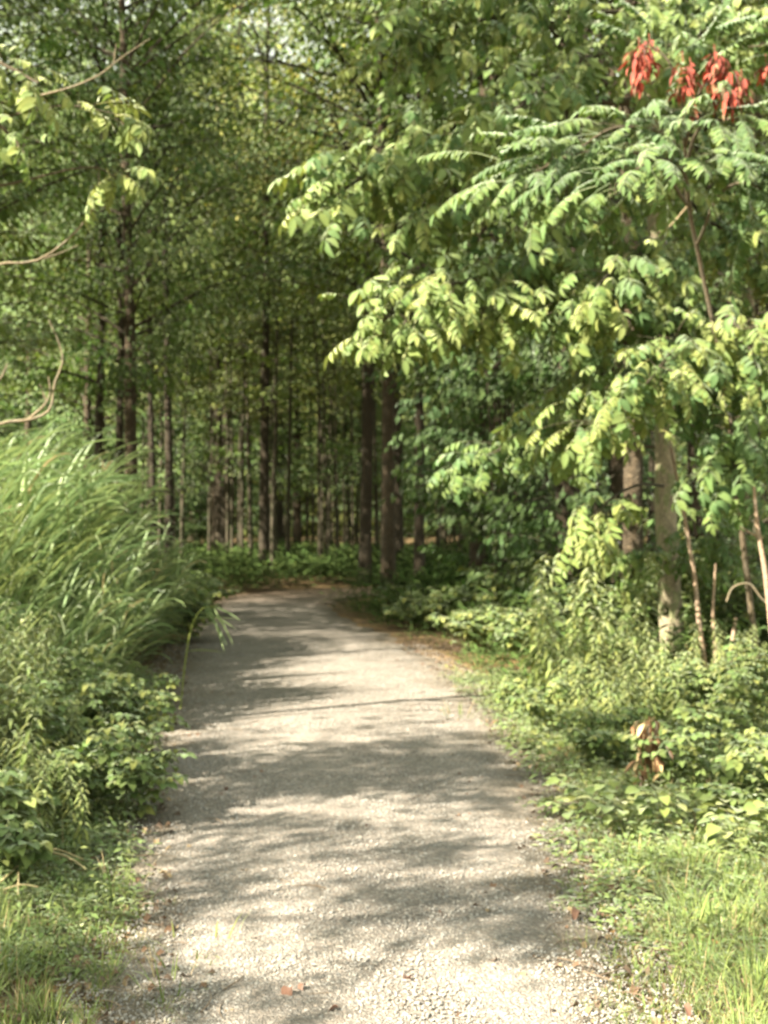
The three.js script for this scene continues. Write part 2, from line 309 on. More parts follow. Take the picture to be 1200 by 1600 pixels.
protos.open = makeTree('meadow_tree', '', { seed: 8, H: 8.5, r: 0.1, lean: 0.1, base: 2.6, R: 2.6, boughs: 44, leaves: 90, leaf: 0.15, thick: 0.07, color: C.light, bark: M.barkGrey, radial: 7 });
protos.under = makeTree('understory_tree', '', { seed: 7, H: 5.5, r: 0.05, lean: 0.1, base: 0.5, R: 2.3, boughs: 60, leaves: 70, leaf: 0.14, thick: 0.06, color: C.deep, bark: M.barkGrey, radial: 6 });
const firstUse = {};
function plant(kind, pos, turn, s, sy, label, group) {
  if (!firstUse[kind]) { firstUse[kind] = true; const o = protos[kind]; o.position.copy(pos); o.rotation.y = turn; o.scale.set(s, sy, s); if (label) o.userData.label = label; if (group) o.userData.group = group; return o; }
  return copyOf(protos[kind], pos, turn, s, sy, label, group ?? null);
}
const barkOf = (o, mat) => { o.children.find((c) => c.name === 'trunk').material = mat; return o; };
// trees that the photograph shows one by one: [kind, px, depth, width, height, turn, bark, label]
const named = [
  ['high', 432, 45, 1.5, 1.0, 0.3, M.barkDark, 'thick straight dark trunk standing alone behind the far end of the path'],
  ['mid', 607, 23.0, 1.05, 0.9, 1.7, M.barkBrown, 'reddish brown slim trunk rising at the inner edge of the path bend'],
  ['gold', 570, 27.8, 0.98, 1.0, 2.8, M.barkDark, 'dark wide trunk just behind the reddish slim trunk at the bend'],
  ['mid', 342, 38, 1.25, 1.05, 4.1, M.barkDark, 'dark trunk halfway between the reeds and the thick straight trunk'],
  ['high', 155, 25, 0.55, 0.8, 5.0, M.barkDark, 'leftmost narrow dark trunk of the group behind the reeds'],
  ['mid', 187, 24.5, 0.7, 0.95, 0.8, M.barkDark, 'dark trunk touching the broad brown trunk behind the reeds'],
  ['low', 208, 22.5, 1.0, 1.1, 2.2, M.barkBrown, 'broad brown trunk in the middle of the group behind the reeds'],
  ['mid', 238, 26, 0.6, 0.75, 3.3, M.barkDark, 'thin dark trunk right of the broad brown trunk'],
  ['high', 263, 27, 0.6, 0.62, 1.1, M.barkDark, 'rightmost dark trunk of the group above the reed tips'],
  ['mid', 655, 25.5, 0.9, 1.0, 4.6, M.barkDark, 'shaded trunk right of the bend half hidden by hanging leaves'],
  ['low', 745, 20, 1.05, 1.1, 5.5, M.barkBrown, 'reddish trunk in deep shade behind the low right shrubs'],
  ['mid', 888, 17, 1.3, 1.05, 0.2, M.barkDark, 'almost black trunk in the dark gap under the drooping bright leaves'],
  ['mid', 988, 14.8, 0.95, 1.1, 2.9, M.barkBrown, 'grey brown trunk standing close behind the pale trunk'],
  ['high', 1168, 19, 0.7, 0.9, 3.9, M.barkPale, 'pale trunk in sun far right behind the diagonal sumac stem'],
];
for (const [k, px, d, w, h, turn, mat, label] of named) barkOf(plant(k, onGround(px, d), turn, w, h, label), mat);
// the forest behind: rows of trees with the path's end left open
{
  const r = rng(91), spots = [];
  const fits = (x, z, gap) => spots.every(([a, b]) => Math.hypot(a - x, b - z) > gap);
  for (const [, px, d] of named) { const p = onGround(px, d); spots.push([p.x, p.z]); }
  const put = (kinds, n, d0, d1, side, gap, label, group, s0 = 0.8, s1 = 1.15) => {
    let made = 0, tries = 0;
    while (made < n && tries++ < 4000) {
      const d = lerp(d0, d1, r()), x = (r() * 2 - 1) * side(d), z = -d;
      if (!fits(x, z, gap) || offPath(x, z) < 1.1) continue;
      spots.push([x, z]); made++;
      const s = lerp(s0, s1, r()); plant(kinds[Math.floor(r() * kinds.length)], V(x, groundY(x, z), z), r() * 6.28, s, lerp(s0, s1, r()), label, group);
    }
  };
  put(['high', 'mid', 'mid', 'high', 'low'], 17, 28, 43, (d) => d * 0.36 + 2, 2.6, 'dark slender forest tree beyond the bend, among many alike', 'forest trees beyond the bend');
  put(['broad', 'low', 'broad'], 10, 62, 78, (d) => d * 0.36, 4, 'distant leafy tree filling the back of the woods', 'trees at the back of the woods', 0.9, 1.3);
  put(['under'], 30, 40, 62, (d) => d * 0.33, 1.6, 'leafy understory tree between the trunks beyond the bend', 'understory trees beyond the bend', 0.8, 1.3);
  put(['pole', 'sap', 'pole', 'pole'], 150, 28, 60, (d) => d * 0.2, 0.5, 'thin pale sapling stem among the trunks beyond the bend', 'thin saplings beyond the bend', 0.7, 1.2);
  // woods left of the reeds and right of the path
  for (const [k, x, z, w, h, turn, label] of [
    ['mid', -6.6, -18.6, 0.95, 0.92, 0.5, 'leafy tree at the left edge of the picture, its boughs over the reeds'], ['broad', -10.4, -22.0, 0.8, 0.85, 0.5, 'leafy tree beside the left edge, behind the one over the reeds'],
    ['low', -6.6, -28.5, 0.9, 0.85, 4, 'leafy tree behind the broad brown trunk'], ['gold', -2.9, -31, 0.9, 1.0, 1, 'yellow green sunlit tree high at the top centre, seen through the gap'], ['gold', -4.6, -37, 0.9, 1.1, 3, 'yellow green tree behind the reed side trunks, partly hidden'],
    ['low', 3.4, -18.5, 0.85, 0.9, 2.5, 'leafy tree in shade just behind the almost black trunk'], ['broad', 5.4, -22, 0.9, 0.9, 1, 'broad leafy tree behind the grey brown and pale trunks'], ['mid', 1.9, -21.5, 0.8, 0.9, 3, 'leafy tree in shade right of the bend'],
    ['low', 6.2, -16, 0.9, 1, 5, 'leafy tree behind the pinkish stems at the right edge'], ['broad', 7.5, -26, 1, 1, 0, 'tallest leafy tree at the back of the right hand woods'],
  ]) plant(k, V(x, groundY(x, z), z), turn, w, h, label);
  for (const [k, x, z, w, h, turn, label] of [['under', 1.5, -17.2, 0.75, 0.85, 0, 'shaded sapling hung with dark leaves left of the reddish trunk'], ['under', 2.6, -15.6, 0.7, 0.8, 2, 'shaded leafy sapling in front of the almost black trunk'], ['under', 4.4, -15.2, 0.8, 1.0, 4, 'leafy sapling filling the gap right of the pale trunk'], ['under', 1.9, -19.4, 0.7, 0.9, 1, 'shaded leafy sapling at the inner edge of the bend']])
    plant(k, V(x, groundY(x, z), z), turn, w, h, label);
  // open trees along the meadow edge, beside the frame: their crowns dapple the path
  for (const [k, x, z, w, h, turn] of [['open', -6.0, -4.0, 0.72, 0.95, 1], ['open', -8.7, -2.3, 0.75, 1.05, 3], ['open', -11, -1.6, 0.75, 1.2, 5], ['open', -6.6, -1.5, 0.6, 0.9, 0.3], ['broad', -9.8, -12.4, 0.75, 0.75, 2], ['low', -7.0, -13.5, 0.85, 0.8, 1], ['mid', -5.7, -16.6, 0.9, 0.9, 2], ['low', -6.4, -16.0, 0.8, 0.7, 3.2], ['low', -8.6, -18.4, 0.95, 0.9, 5], ['high', -13.5, -10.5, 0.9, 0.85, 4], ['high', -5.7, -11.2, 0.5, 0.8, 4], ['low', -13, -15, 0.9, 1.0, 4]])
    plant(k, V(x, groundY(x, z), z), turn, w, h, 'tree on the meadow edge left of the path throwing dappled shade', 'trees along the meadow edge');
}

// ---------------------------------------------------------------- large near leaves
// compound leaf: a stalk with drooping leaflets
function compoundLeaf(seed, pairs, len, leaflet, wid, col, droop) {
  const r = rng(seed), g = new GB(), pts = []; let y = 0, sl = 0.25 + 0.3 * r();
  for (let k = 0; k <= 4; k++) { pts.push(V((r() - 0.5) * 0.02, y, -len * k / 4)); y += len / 4 * sl; sl -= droop * 0.35; }
  const c = new THREE.CatmullRomCurve3(pts); g.tube(pts, 0.004, 0.002, [col[0] * 1.5, col[1] * 1.2, col[2]], 3, 4);
  const one = (t, side, k) => {
    const p = c.getPoint(t), tan = c.getTangent(t), l = leaflet * k * (0.8 + 0.4 * r());
    const d = tan.clone().multiplyScalar(side ? 0.55 : 1).add(V(side * (0.75 + 0.3 * r()), -droop * (0.25 + 0.7 * r()), (r() - 0.5) * 0.3)).normalize();
    g.leaf(p, d, V((r() - 0.5) * 0.9 + side * 0.25, 1, (r() - 0.5) * 0.7), l, l * wid, tint(col, r, 0.2, 0.3), 4, 0.1 + 0.5 * r(), 0.1 + 0.2 * r(), 0.42);
  };
  for (let k = 0; k < pairs; k++) { const t = lerp(0.35, 0.93, pairs > 1 ? k / (pairs - 1) : 0.5), s = lerp(0.65, 1, Math.sin(Math.PI * lerp(0.3, 0.8, k / Math.max(1, pairs - 1)))); one(t, 1, s); one(t, -1, s); }
  one(1, 0, 1.1); return g.build();
}
const BIG = [C.mid, C.light, C.mid, C.light, C.yellow, C.blue].map((c, k) => compoundLeaf(200 + k, [3, 4, 3, 3, 4, 3][k], [0.2, 0.27, 0.23, 0.2, 0.25, 0.2][k], [0.1, 0.12, 0.115, 0.13, 0.105, 0.12][k], [0.46, 0.42, 0.52, 0.42, 0.4, 0.48][k], c, 0.6));
const FROND = [C.mid, C.deep, C.mid, C.deep].map((c, k) => compoundLeaf(230 + k, 16, 0.44 + 0.05 * k, 0.078, 0.3, c, 0.55));
const qOf = (dir, roll) => { const d = dir.clone().normalize(), z = d.clone().negate(), x = V(0, 1, 0).cross(z); if (x.lengthSq() < 1e-4) x.set(1, 0, 0); x.normalize(); const y = V(0, 0, 0).crossVectors(z, x); return new THREE.Quaternion().setFromRotationMatrix(new THREE.Matrix4().makeBasis(x, y, z)).multiply(new THREE.Quaternion().setFromAxisAngle(V(0, 0, 1), roll)); };
// leaves of one plant: the largest in view as single parts, the rest as one mass
function setLeaves(t, list, geos, mat, most = 300, partName = 'leaf', massName = 'foliage') {
  const inv = t.position;
  for (const l of list) { const d = -l.p.z, px = 600 + l.p.x / d * F, py = 800 - (l.p.y - 1.6) / d * F; l.score = (d > 0.5 && px > -20 && px < 1220 && py > -20 && py < 1620) ? l.s / d : -d; }
  list.sort((a, b) => b.score - a.score);
  list.slice(0, most).forEach((l) => { const m = mesh(partName, geos[l.g], mat, t); m.position.copy(l.p).sub(inv); m.quaternion.copy(l.q); m.scale.setScalar(l.s); });
  const rest = list.slice(most); if (!rest.length) return;
  geos.forEach((g, k) => {
    const mine = rest.filter((l) => l.g === k); if (!mine.length) return;
    const im = new THREE.InstancedMesh(g, mat, mine.length), m = new THREE.Matrix4();
    mine.forEach((l, j) => im.setMatrixAt(j, m.compose(l.p.clone().sub(inv), l.q, V(l.s, l.s, l.s))));
    im.name = massName; im.userData.kind = 'stuff'; im.castShadow = true; t.add(im);
  });
}
// a limb through points, with leaves scattered round it
function limb(t, list, pts, n, spread, opt = {}) {
  const r = opt.r, c = new THREE.CatmullRomCurve3(pts), g = new GB(), rel = pts.map((p) => p.clone().sub(t.position));
  g.tube(rel, opt.r0 ?? 0.03, opt.r1 ?? 0.008, [1, 1, 1], 6, pts.length * 4, 0.08); mesh('branch', g.build(), opt.bark ?? M.barkGrey, t);
  const gl = new GB();
  for (let k = 0; k < n; k++) {
    const u = lerp(opt.from ?? 0.15, 1.02, Math.pow(r(), 0.8)), b = c.getPoint(Math.min(1, u)), tan = c.getTangent(Math.min(1, u));
    const off = V(r() + r() - 1, (r() + r() - 1) * (opt.flat ?? 0.6), r() + r() - 1).multiplyScalar(spread * (0.35 + 0.6 * (1 - Math.abs(u - 0.6)) + 0.9 * Math.pow(r(), 3)));
    const p = b.clone().add(off), dir = tan.clone().multiplyScalar(0.5).add(off.clone().multiplyScalar(0.9 / spread)).add(V((r() - 0.5) * 0.7, -(opt.droop ?? 0.5) * (0.2 + r()), (r() - 0.5) * 0.7 + (opt.face ?? 0.2)));
    if (k % 3 === 0) gl.tube([b.clone().sub(t.position), b.clone().lerp(p, 0.6).add(V(0, 0.03, 0)).sub(t.position), p.clone().sub(t.position)], 0.005, 0.0025, [0.8, 0.85, 0.7], 3, 3);
    list.push({ p, q: qOf(dir, (r() - 0.5) * 1.0), s: (opt.size ?? 1) * (0.55 + 0.75 * r()), g: opt.geos ? opt.geos[Math.floor(r() * opt.geos.length)] : Math.floor(r() * BIG.length) });
  }
  if (gl.count) mesh('twigs', gl.build(), M.twig, t, 'stuff');
}
// the pale trunk on the right and its great drooping leaves
{
  const base = onGround(1052, 12.9), t = thing('broadleaf_tree', 'pale lichen grey tree right of the path with large drooping sunlit leaves', 'tree', base), r = rng(300), list = [];
  const g = new GB(), P = [at(1052, 1062, 12.9), at(1048, 950, 12.9), at(1040, 800, 12.9), at(1038, 640, 13), at(1028, 480, 13), at(1024, 320, 13.1), at(1010, 60, 13.2), at(1000, -200, 13.3)].map((p) => p.sub(base));
  g.tube(P, (f) => 0.128 * (1 - 0.5 * f) * (1 + 0.5 * Math.exp(-f * 9 / 0.25)), 0, [1, 1, 1], 14, 50, 0.09); mesh('trunk', g.build(), M.barkPale, t);
  const B = (pts, n, sp, o = {}) => limb(t, list, pts.map((p) => at(...p)), Math.round(n * 1.6), sp, { r, ...o });
  B([[1035, 600, 13], [920, 480, 12.2], [780, 440, 11.2], [680, 455, 10.5], [615, 525, 10.3]], 120, 0.42, { droop: 0.6, r0: 0.045, from: 0.25, geos: [1, 3, 4, 0] });
  B([[1035, 560, 13], [960, 480, 11.9], [820, 470, 11], [720, 500, 10.6]], 70, 0.4, { droop: 0.7, from: 0.3, geos: [1, 3, 4] });
  B([[1038, 650, 13], [970, 580, 12], [900, 620, 11.3], [860, 700, 11]], 60, 0.36, { droop: 1.0 });
  B([[1040, 660, 13], [1010, 580, 11.5], [960, 600, 10.6], [930, 680, 10.3]], 55, 0.36, { droop: 1.0 });
  B([[1038, 700, 13], [900, 690, 12.9], [790, 700, 12.8], [715, 740, 12.7]], 38, 0.25, { droop: 0.5, flat: 0.3, from: 0.5, r0: 0.018, geos: [0, 5] });
  B([[1042, 760, 13], [990, 760, 11.6], [935, 800, 10.7], [915, 850, 10.5]], 26, 0.2, { droop: 1.0, from: 0.55, r0: 0.016, geos: [1, 3, 4] });
  B([[1015, 160, 13.2], [850, 160, 12.4], [700, 200, 11.6], [590, 260, 11], [520, 310, 10.8]], 120, 0.42, { droop: 0.9, from: 0.3, r0: 0.05 });
  B([[1020, 220, 13.2], [900, 230, 12], [760, 280, 11.2], [650, 360, 10.9]], 90, 0.45, { droop: 0.8, from: 0.3 });
  B([[1005, 20, 13.3], [860, 20, 12.4], [720, 40, 11.8], [620, 100, 11.4]], 110, 0.5, { droop: 0.8, from: 0.2 });
  B([[1000, -60, 13.3], [880, -60, 12.2], [760, -20, 11.6], [640, 20, 11.2]], 90, 0.5, { droop: 0.8 });
  B([[1010, 60, 13.3], [900, 100, 11.8], [820, 160, 11], [760, 220, 10.8]], 80, 0.45, { droop: 0.8 });
  B([[1022, 300, 13.1], [930, 330, 11.8], [860, 380, 11.2], [800, 430, 11]], 80, 0.42, { droop: 0.8 });
  B([[1028, 420, 13], [1000, 400, 11.5], [940, 440, 10.8], [900, 520, 10.6]], 80, 0.42, { droop: 0.8 });
  B([[1030, 520, 13], [1100, 480, 11.6], [1160, 520, 10.8], [1190, 600, 10.6]], 80, 0.45, { droop: 0.8 });
  B([[1035, 640, 13], [1100, 600, 11.4], [1140, 650, 10.6], [1150, 760, 10.4]], 90, 0.42, { droop: 0.9, geos: [0, 2, 5] });
  B([[1030, 480, 13], [1050, 520, 11.4], [1040, 560, 10.5], [1010, 600, 10.2]], 70, 0.4, { droop: 0.9 });
  B([[1010, 80, 13.3], [1100, 60, 12.6], [1180, 40, 12.2], [1260, 60, 12]], 90, 0.55, { droop: 0.7 });
  B([[1020, 200, 13.3], [1100, 340, 13], [1190, 380, 12.8], [1260, 430, 12.6]], 80, 0.5, { droop: 0.7 });
  B([[1000, -160, 13.3], [1080, -120, 12.6], [1180, -80, 12], [1280, -60, 11.8]], 60, 0.55, { droop: 0.7 });
  B([[1026, 420, 13], [1010, 380, 12.3], [1030, 400, 11.7], [1035, 480, 11.3]], 60, 0.35, { droop: 0.9, from: 0.3 });
  B([[1020, 260, 13.1], [1000, 200, 12.3], [1020, 200, 11.6], [1030, 280, 11.2]], 60, 0.4, { droop: 0.9, from: 0.3 });
  B([[1010, 60, 13.2], [1000, 20, 12.3], [1015, 30, 11.5], [1020, 120, 11.2]], 60, 0.4, { droop: 0.9, from: 0.3 });
  B([[1048, 900, 12.9], [1030, 860, 12.4], [1000, 870, 12.1], [975, 930, 12]], 26, 0.22, { droop: 0.7, r0: 0.012, size: 0.75 });
  B([[1048, 930, 12.9], [1080, 850, 12.5], [1110, 830, 12.3], [1150, 880, 12.1]], 40, 0.3, { droop: 0.7, r0: 0.012, size: 0.75, geos: [0, 2, 5] });
  setLeaves(t, list, BIG, M.leafGloss, 300);
}
// sumac with layered fronds and hanging red leaves
{
  const base = onGround(1195, 11.2), t = thing('sumac_tree', 'sumac with a thin diagonal stem, layered feathery fronds and red hanging leaf clusters', 'tree', base), r = rng(400), list = [];
  const g = new GB(), P = [base.clone().add(V(0, -0.1, 0)), at(1180, 1000, 11.2), at(1150, 760, 11.1), at(1128, 580, 11), at(1098, 430, 10.8), at(1074, 310, 10.4), at(1070, 230, 10)].map((p) => p.sub(base));
  g.tube(P, 0.03, 0.012, [1, 1, 1], 9, 40, 0.12); mesh('trunk', g.build(), M.twig, t);
  const tw = new GB(), top = at(1076, 320, 10.4).sub(base); tw.tube([top.clone(), at(1045, 355, 10.3).sub(base), at(1030, 362, 10.2).sub(base)], 0.008, 0.004, [1.3, 1.2, 1.1], 5); mesh('snag', tw.build(), M.deadWood, t);
  const B = (pts, n, sp, o = {}) => limb(t, list, pts.map((p) => at(...p)), Math.round(n * 1.6), sp * 1.1, { r, geos: [0, 1, 2, 3], droop: 0.3, flat: 0.35, bark: M.twig, r0: 0.014, r1: 0.005, ...o });
  B([[1074, 320, 10.4], [1000, 240, 9], [900, 240, 8.8], [800, 290, 8.7]], 30, 0.28, { from: 0.3 });
  B([[1074, 300, 10.4], [1040, 210, 8.8], [960, 200, 8.6], [880, 250, 8.5]], 26, 0.28, { from: 0.3 });
  B([[1070, 260, 10.1], [1110, 190, 8.8], [1170, 190, 8.6], [1230, 230, 8.5]], 26, 0.28, { from: 0.2 });
  B([[1080, 330, 10.4], [1060, 260, 8.6], [1020, 250, 8.2], [960, 290, 8]], 20, 0.25, { from: 0.3 });
  B([[1090, 380, 10.6], [1140, 290, 8.8], [1180, 290, 8.5], [1230, 330, 8.4]], 20, 0.26, { from: 0.3 });
  B([[1070, 230, 10], [1060, 130, 9.2], [1040, 90, 9.2], [1000, 60, 9.2]], 6, 0.2, { from: 0.3 });
  B([[1070, 230, 10], [1100, 130, 9.1], [1140, 80, 9.1], [1200, 70, 9]], 6, 0.2, { from: 0.3 });
  setLeaves(t, list, FROND, M.leaf, 300);
  // red clusters: withered leaflets hanging in bunches
  const bunch = (seed, h, w, n) => { const q = rng(seed), b = new GB(); b.tube([V(0, 0.06, 0), V(0.01, -h * 0.5, 0), V(0, -h, 0)], 0.004, 0.002, [0.3, 0.08, 0.05], 4);
    for (let k = 0; k < n; k++) { const u = q(), a = q() * 6.28, o = V(Math.cos(a) * w * 0.35 * q(), -h * u * 0.9, Math.sin(a) * w * 0.35 * q()); b.leaf(o, V(Math.cos(a) * 0.7, -0.5 - 0.8 * q(), Math.sin(a) * 0.7).normalize(), V(Math.cos(a), 0.4, Math.sin(a)), w * (0.3 + 0.3 * q()), w * 0.13, tint(q() < 0.15 ? C.brown : C.red, q, 0.45, 0.3), 4, 0.9 * (q() - 0.2), 0.5, 0.4); }
    return b.build(); };
  for (const [px, py, d, h, w, n] of [[998, 72, 8.6, 0.29, 0.2, 70], [1014, 66, 8.7, 0.22, 0.18, 46], [1066, 94, 8.6, 0.24, 0.19, 56], [1078, 104, 8.6, 0.15, 0.15, 26], [1116, 84, 8.5, 0.24, 0.2, 60], [1136, 110, 8.5, 0.25, 0.23, 70], [1158, 122, 8.5, 0.17, 0.19, 40], [1084, 165, 9, 0.1, 0.1, 12], [1196, 98, 9, 0.12, 0.2, 20]]) {
    const m = mesh('red_leaf_cluster', bunch(px, h, w, n), M.dry, t); m.position.copy(at(px, py, d)).sub(base); m.userData.label = 'withered red leaves hanging in a bunch';
  }
}
// tree just left of the frame whose boughs hang into the top left corner
{
  const x = -3.9, z = -8.2, base = V(x, groundY(x, z), z), t = thing('roadside_tree', 'tree at the left edge with bright sprays hanging into the top left corner', 'tree', base), r = rng(500), list = [];
  const g = new GB(); g.tube([V(0, -0.2, 0), V(0.05, 2, 0), V(-0.05, 4, 0.1), V(0.1, 6.2, 0), V(0, 12, 0)], (f) => 0.055 * (1 - 0.5 * f) * (1 + 0.4 * Math.exp(-f * 20)), 0, [1, 1, 1], 10, 24, 0.1); mesh('trunk', g.build(), M.barkGrey, t);
  const B = (pts, n, sp, o = {}) => limb(t, list, pts.map((p) => at(...p)), n, sp, { r, bark: M.twig, ...o });
  B([[-350, 150, 8.2], [-150, 70, 8], [-20, 90, 7.8], [60, 130, 7.7]], 44, 0.22, { flat: 0.5, geos: [1, 3, 4], size: 0.75 });
  B([[-350, 260, 8.2], [-150, 160, 8], [-10, 190, 7.9], [40, 240, 7.8]], 30, 0.2, { geos: [1, 3, 0], size: 0.75 });
  B([[-300, 240, 8.2], [-60, 200, 8], [100, 165, 7.9], [190, 180, 7.9]], 12, 0.1, { from: 0.7, geos: [1, 3, 4], r0: 0.012, r1: 0.003, size: 0.8 });
  B([[-300, 330, 8.2], [0, 290, 8], [150, 262, 8], [190, 285, 8]], 9, 0.09, { from: 0.8, geos: [1, 3, 4], r0: 0.012, r1: 0.003, size: 0.8 });
  for (let k = 0; k < 8; k++) { const a = k * 2.4, h = 9.2 + 2.8 * k / 8, o = V(base.x, h - 0.7, base.z); limb(t, list, [o, o.clone().add(V(Math.cos(a) * 1.0, 0.6, Math.sin(a) * 1.0)), o.clone().add(V(Math.cos(a) * 2.1, 0.8, Math.sin(a) * 2.1))], 170, 0.45, { r, bark: M.barkGrey, r0: 0.03 }); }
  const dead = new GB(), D = (pts, a, b) => dead.tube(pts.map((p) => at(...p).sub(base)), a, b, [1, 1, 1], 5, 16, 0.1);
  D([[-300, 420, 8.2], [-60, 430, 8.1], [0, 412, 8], [55, 408, 8], [105, 375, 8], [140, 335, 8], [153, 300, 8], [155, 268, 8]], 0.011, 0.004);
  D([[55, 408, 8], [95, 395, 8], [122, 383, 8]], 0.006, 0.003); D([[-300, 200, 8.2], [60, 150, 8.1], [150, 120, 8], [190, 90, 8], [235, 60, 8]], 0.009, 0.003); D([[178, 98, 8], [180, 80, 8], [182, 68, 8]], 0.005, 0.003);
  mesh('dead_branch', dead.build(), M.deadWood, t).userData.label = 'bare pale dead branches curving through the shade';
  setLeaves(t, list, BIG, M.leafGloss, 160);
}
// bare pale branch that rises over the reeds
{
  const base = at(-60, 700, 8.6), t = thing('dead_branch', 'bare pale forked branch curling up above the reeds', 'branch', V(base.x, groundY(base.x, base.z), base.z));
  const g = new GB(), D = (pts, a, b) => g.tube(pts.map((p) => at(...p).sub(t.position)), a, b, [1, 1, 1], 6, 22, 0.1);
  D([[-60, 1170, 8.6], [-70, 900, 8.6], [-55, 700, 8.6], [0, 662, 8.6], [50, 655, 8.6], [78, 640, 8.6], [85, 600, 8.6], [98, 565, 8.6], [92, 535, 8.6], [76, 500, 8.6]], 0.015, 0.004);
  D([[45, 655, 8.6], [70, 632, 8.6], [78, 615, 8.6], [76, 588, 8.6]], 0.01, 0.004); D([[72, 625, 8.6], [62, 600, 8.6]], 0.007, 0.003); D([[-20, 620, 8.6], [2, 590, 8.6], [12, 568, 8.6]], 0.008, 0.005);
  mesh('wood', g.build(), M.deadWood, t);
}
// pink stems and a forked pale sapling on the far right
{
  const stem = (name, label, pts, r0, r1, mat, extra) => { const p = pts.map((q) => at(...q)), b = p[0].clone(), t = thing(name, label, 'sapling', b), g = new GB(); g.tube(p.map((q) => q.sub(b)), r0, r1, [1, 1, 1], 7, 24, 0.12); for (const [e, a, c] of extra ?? []) g.tube(e.map((q) => at(...q).sub(b)), a, c, [1, 1, 1], 5, 8, 0.1); mesh('stem', g.build(), mat, t); return t; };
  stem('sapling', 'bare pinkish stem leaning left beside the pale trunk', [[1108, 1090, 11], [1100, 1030, 11], [1092, 970, 11], [1085, 900, 11.2], [1060, 760, 11.6], [1048, 700, 11.8]], 0.028, 0.012, M.pinkStem);
  stem('sapling', 'thin upright pinkish stem, middle of three by the pale trunk', [[1117, 1085, 11], [1118, 1020, 11], [1114, 960, 11], [1118, 880, 11]], 0.02, 0.01, M.pinkStem);
  stem('sapling', 'pinkish stem leaning right with a broken top by the pale trunk', [[1136, 1080, 11], [1142, 1020, 11], [1150, 965, 11]], 0.024, 0.014, M.pinkStem);
  stem('sapling', 'forked pale stem at the far right edge of the thicket', [[1215, 1120, 10], [1208, 1000, 10], [1195, 890, 10], [1183, 820, 10], [1178, 760, 10]], 0.03, 0.012, M.pinkStem, [[[[1186, 840, 10], [1165, 828, 10], [1156, 822, 10]], 0.008, 0.005]]);
  stem('sapling', 'thin bare stem arching over beside the forked pale stem', [[1135, 940, 10.5], [1145, 918, 10.5], [1170, 912, 10.5], [1190, 935, 10.5], [1215, 960, 10.5], [1225, 1100, 10.5]], 0.008, 0.008, M.deadWood);
}

// ---------------------------------------------------------------- reeds on the left
{
  const r = rng(600), group = new THREE.Group(); group.name = 'reeds'; scene.add(group);
  tag(group, 'dense stand of tall pale green reeds blown over the left edge of the path', 'reeds', null, 'stuff');
  const stalks = [];
  for (let k = 0; k < 7; k++) {
    const g = new GB(), H = 1.5 + 0.35 * r(), pts = [V(0, 0, 0), V(0.03, H * 0.4, 0), V(0.1, H * 0.75, 0.02), V(0.24, H, 0.03)], c = new THREE.CatmullRomCurve3(pts);
    g.tube(pts, 0.006, 0.002, C.olive, 4, 8);
    for (let j = 0; j < 11; j++) { const t = lerp(0.14, 1, j / 10), p = c.getPoint(t), a = (j % 2 ? 0.4 : -0.5) + (r() - 0.5) * 2.0, d = V(Math.cos(a) * 0.9 - 0.25 * (r() < 0.3), 0.7 + 1.1 * r(), Math.sin(a) * 0.7); g.blade(p, d, 0.45 + 0.4 * r(), 0.032 + 0.032 * r(), 1.0 + 1.8 * r(), V((r() - 0.5) * 2, 0.8 + 1.6 * r(), r() - 0.5), tint(r() < 0.08 ? C.straw : C.reed, r, 0.2, 0.3), 6); }
    stalks.push(g.build());
  }
  const lists = stalks.map(() => []);
  for (let k = 0; k < 1150; k++) {
    const d = lerp(9.0, 14.5, r()), [a] = spanCache[Math.round((8 + d) / 0.08)], edge = a - 0.2 - 0.3 * smooth(d, 10.2, 9) - 0.5 * smooth(Math.abs(d - 11.7), 1.5, 0.7), x = edge - 4.0 * Math.pow(r(), 1.15), e = edge - x, z = -d;
    const s = (0.76 + 0.32 * r()) * (0.6 + 0.44 * smooth(e, 0, 0.9)) * (0.8 + 0.2 * smooth(d, 9, 10));
    lists[Math.floor(r() * 7)].push(new THREE.Matrix4().compose(V(x, groundY(x, z) - 0.02, z), new THREE.Quaternion().setFromEuler(new THREE.Euler((r() - 0.5) * 0.2, (r() - 0.5) * 1.6, (r() - 0.7) * (0.2 + 0.35 * smooth(e, 0.7, 0.0)))), V(s, s, s)));
  }
  lists.forEach((l, k) => { const im = new THREE.InstancedMesh(stalks[k], M.grass, l.length); l.forEach((m, j) => im.setMatrixAt(j, m)); im.name = 'stalks'; im.userData.kind = 'stuff'; group.add(im); });
  // one reed arches out over the path
  const b = onGround(282, 10.4), t = thing('arching_reed', 'single reed arching out over the gravel with its leaves hanging', 'reed', b), g = new GB(), pts = [[282, 1108], [290, 1030], [302, 972], [318, 950], [338, 948]].map(([x, y]) => at(x, y, 10.3).sub(b));
  g.tube(pts, 0.006, 0.003, C.yellow, 4, 14); const sg = mesh('stem', g.build(), M.stem, t);
  const c = new THREE.CatmullRomCurve3(pts);
  for (const [u, dx, dy, l] of [[0.98, 0.8, -0.3, 0.24], [0.93, 0.5, -0.75, 0.36], [0.86, 0.38, -0.9, 0.4], [0.78, 0.5, -0.7, 0.36], [0.66, 0.7, -0.2, 0.34], [0.55, 0.75, 0.1, 0.36], [0.42, 0.6, 0.3, 0.34], [0.3, 0.8, 0.1, 0.3]]) { const q = new GB(); q.blade(c.getPoint(u), V(dx, dy, 0.15), l, 0.03, 0.5, V(2.5, 1.6, 0.3), tint(C.reed, r, 0.15, 0.3), 6); mesh('leaf', q.build(), M.grass, t); }
}

